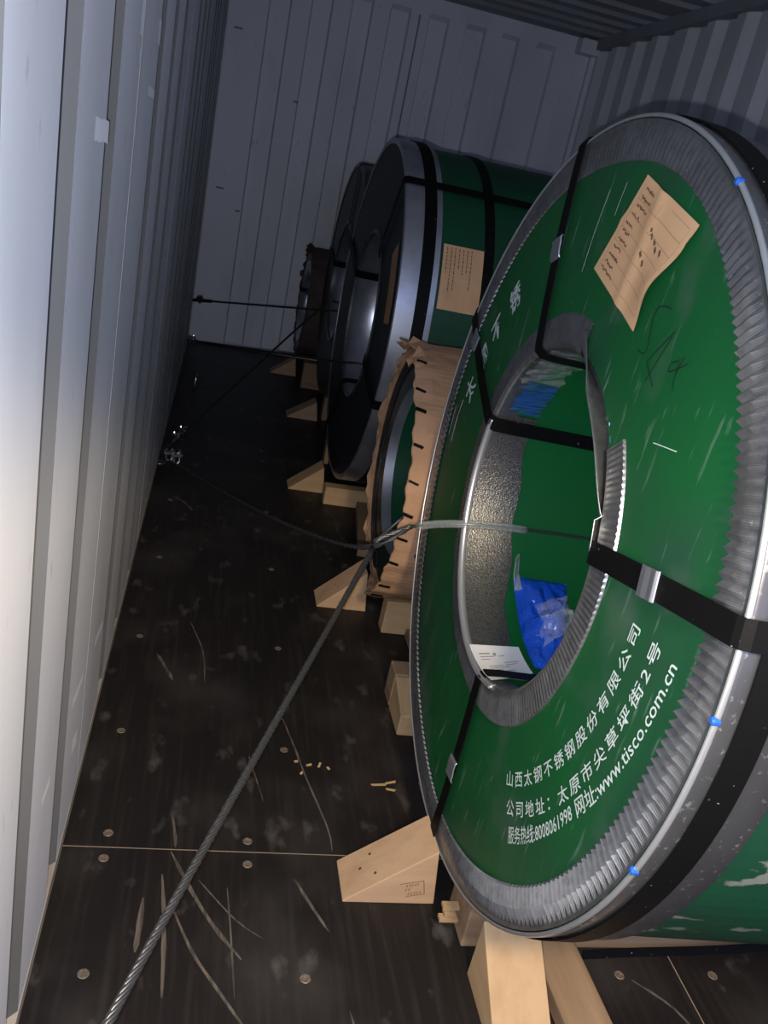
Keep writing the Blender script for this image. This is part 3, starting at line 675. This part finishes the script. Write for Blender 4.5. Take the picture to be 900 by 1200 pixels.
# ------------------------------------------------------------------ wire rope lashings
C1m = Matrix.Translation(c1.location) @ c1.rotation_euler.to_matrix().to_4x4()
def c1w(x, r, t): p = pol(x, r, t); return C1m @ Vector((p.x, p.y, p.z+R1))
in0, in1, in2 = c1w(-.012, .292, -26.8), c1w(.127, .288, -24.9), c1w(.275, .288, -24.1)
J = Vector((.552, 1.655, .55)); E0 = Vector((.627, 1.66, .605))
lash = empty('wire_rope_lashing', (.02, 3.45, .0), 'thick wire rope lashing in the foreground threaded through the bore of the largest coil', 'wire rope')
def lp(name, vf, m, parent=None, label=None, smooth=True):
    o = mesh(name, [Vector(v)-lash.location for v in vf[0]], vf[1], m, parent or lash, smooth=smooth)
    if label: o['label'] = label
    return o
near = smoothpath([E0, J+Vector((.004, .004, .012)), J+Vector((-.012, -.03, -.01)), J+(Vector((.1385, .70, .352))-J)*.5, (.1385, .70, .352), (.08, .56, .26), (.03, .45, .05), (.03, .44, .006)], .012)
lp('near_rope', twisted(near, .0066, .06), M['rope'], label='steel rope running to the near left corner')
far = smoothpath([E0, J+Vector((-.02, .03, -.02)), (.40, 2.15, .37), (.2, 2.84, .19), (.03, 3.42, .05), (.02, 3.44, .012)], .03)
lp('far_rope', twisted(far, .006, .06), M['roped'], label='dark rope running to the left wall')
lp('bore_rope', twisted(smoothpath([E0, in0, in1, in2, c1w(.5, .288, -24)], .012), .0042, .03), M['rope'])
sl = smoothpath([E0+(in0-E0)*.12, (E0+in0)/2+Vector((0, 0, .003)), in0, c1w(.06, .288, -25.5), in1], .02)
lp('plastic_sleeve', tube(sl, .0088, 14), M['sleeve'], label='clear plastic hose over the rope')
arc = smoothpath([J+Vector((0, .01, .0)), (.585, 1.66, .60), (.605, 1.665, .622)], .012)
lp('rope_tail', tube(arc, .0035, 8), M['roped'])
def uclip(p, d, name='rope_clip', sc=1.0):
    p = Vector(p); d = Vector(d).normalized(); up = Vector((0, 0, 1)); s = d.cross(up).normalized(); up = s.cross(d)
    pts = [p+(s*.009+up*.026)*sc, p+(s*.009+up*.0)*sc, p+(s*.006-up*.01)*sc, p-(up*.013)*sc, p+(-s*.006-up*.01)*sc, p+(-s*.009)*sc, p+(-s*.009+up*.026)*sc]
    a = tube(smoothpath(pts, .006), .0034*sc, 8)
    bx_ = boxvf(-.016, .016, -.007, .007, 0, .008); m3 = Matrix((s, d, up)).transposed()
    b = ([p+up*(.008*sc)+m3 @ (Vector(v)*sc) for v in bx_[0]], bx_[1])
    nuts = [tube([p+(s*q+up*.014)*sc, p+(s*q+up*.022)*sc], .0075*sc, 6) for q in (.009, -.009)]
    return merge([a, b]+nuts)
dF = Vector((.4, 2.15, .37))-Vector((.03, 3.42, .05))
for q in ((.050, 3.36, .08), (.082, 3.27, .106)): lp('rope_clip', uclip(q, dF, sc=1.3), M['clipm'], label='shiny rope clip', smooth=False)
lp('lashing_ring', tube([Vector((.012, 3.44, .022))+Vector((.02*sin(2*pi*k/14), .02*cos(2*pi*k/14), 0)) for k in range(15)], .005, 8), M['galvdark'])
lp('lashing_ring', tube([Vector((.03, .44, .012))+Vector((.02*sin(2*pi*k/14), .02*cos(2*pi*k/14), 0)) for k in range(15)], .005, 8), M['galvdark'])
def simple_lash(pts, clips, label, r=.0055, ring=None):
    e = empty('wire_rope_lashing', Vector(pts[0]), label, 'wire rope'); o0 = Vector(pts[0])
    path = smoothpath(pts, .05)
    mesh('rope', [Vector(v)-o0 for v in tube(path, r, 8)[0]], tube(path, r, 8)[1], M['roped'], e, smooth=True)
    d = Vector(pts[1])-Vector(pts[0])
    for c in clips:
        vf = uclip(c, d, sc=1.3); mesh('rope_clip', [Vector(v)-o0 for v in vf[0]], vf[1], M['clipm'], e)['label'] = 'shiny rope clip'
    vf = tube([o0, o0+d.normalized()*.16], r*1.9, 8); mesh('doubled_end', [Vector(v)-o0 for v in vf[0]], vf[1], M['roped'], e)
def off(p, q, s): return tuple(Vector(p)+(Vector(q)-Vector(p))*s)
def c_w(c, x, r, t): p = pol(x, r, t); return (c.matrix_basis @ Vector((p.x, p.y, p.z+c['R'])))
bpy.context.view_layer.update()
A0, A1 = (.012, 5.62, .345), c_w(c4, -.014, r4-.012, -42)
simple_lash([A0, A1, c_w(c4, .02, r4-.014, -41), c_w(c4, .4, r4-.014, -40)], [off(A0, A1, .055)], 'upper rope lashing from the end corner to the dark fourth coil')
B0, B1 = (.012, 5.55, .10), c_w(c3, -.014, r3-.012, -52)
simple_lash([B0, B1, c_w(c3, .02, r3-.014, -51), c_w(c3, .5, r3-.014, -50)], [off(B0, B1, .035)], 'lower rope lashing from the end corner to the bright bore of the black faced coil')
C0 = (.014, 3.46, .06); C1_ = c_w(c4, -.018, r4-.012, -32)
simple_lash([C0, C1_, c_w(c4, .02, r4-.014, -30), c_w(c4, .4, r4-.014, -28)], [off(C0, C1_, .07), off(C0, C1_, .10)], 'rope lashing rising from the middle of the left wall to the dark fourth coil')
o = mesh('steel_pin', *tube([(.098, 4.68, .002), (.10, 4.70, .07), (.10, 4.70, .10)], [.007, .006, .004], 8), M['clipm'], smooth=True)
tag(o, 'small shiny steel pin standing on the floor near the left wall', 'pin')

sp = smoothpath([(.985, 1.085, .010), (1.10, 1.092, .010), (1.3, 1.094, .018), (1.55, 1.094, .045), (1.7, 1.094, .06)], .03)
o = mesh('loose_strap', *ribbon([v for v in sp], [(0, .35, 1)]*len(sp), .018, .0016), M['strap'])
tag(o, 'loose black steel strap lying against the long weathered beam', 'strap')
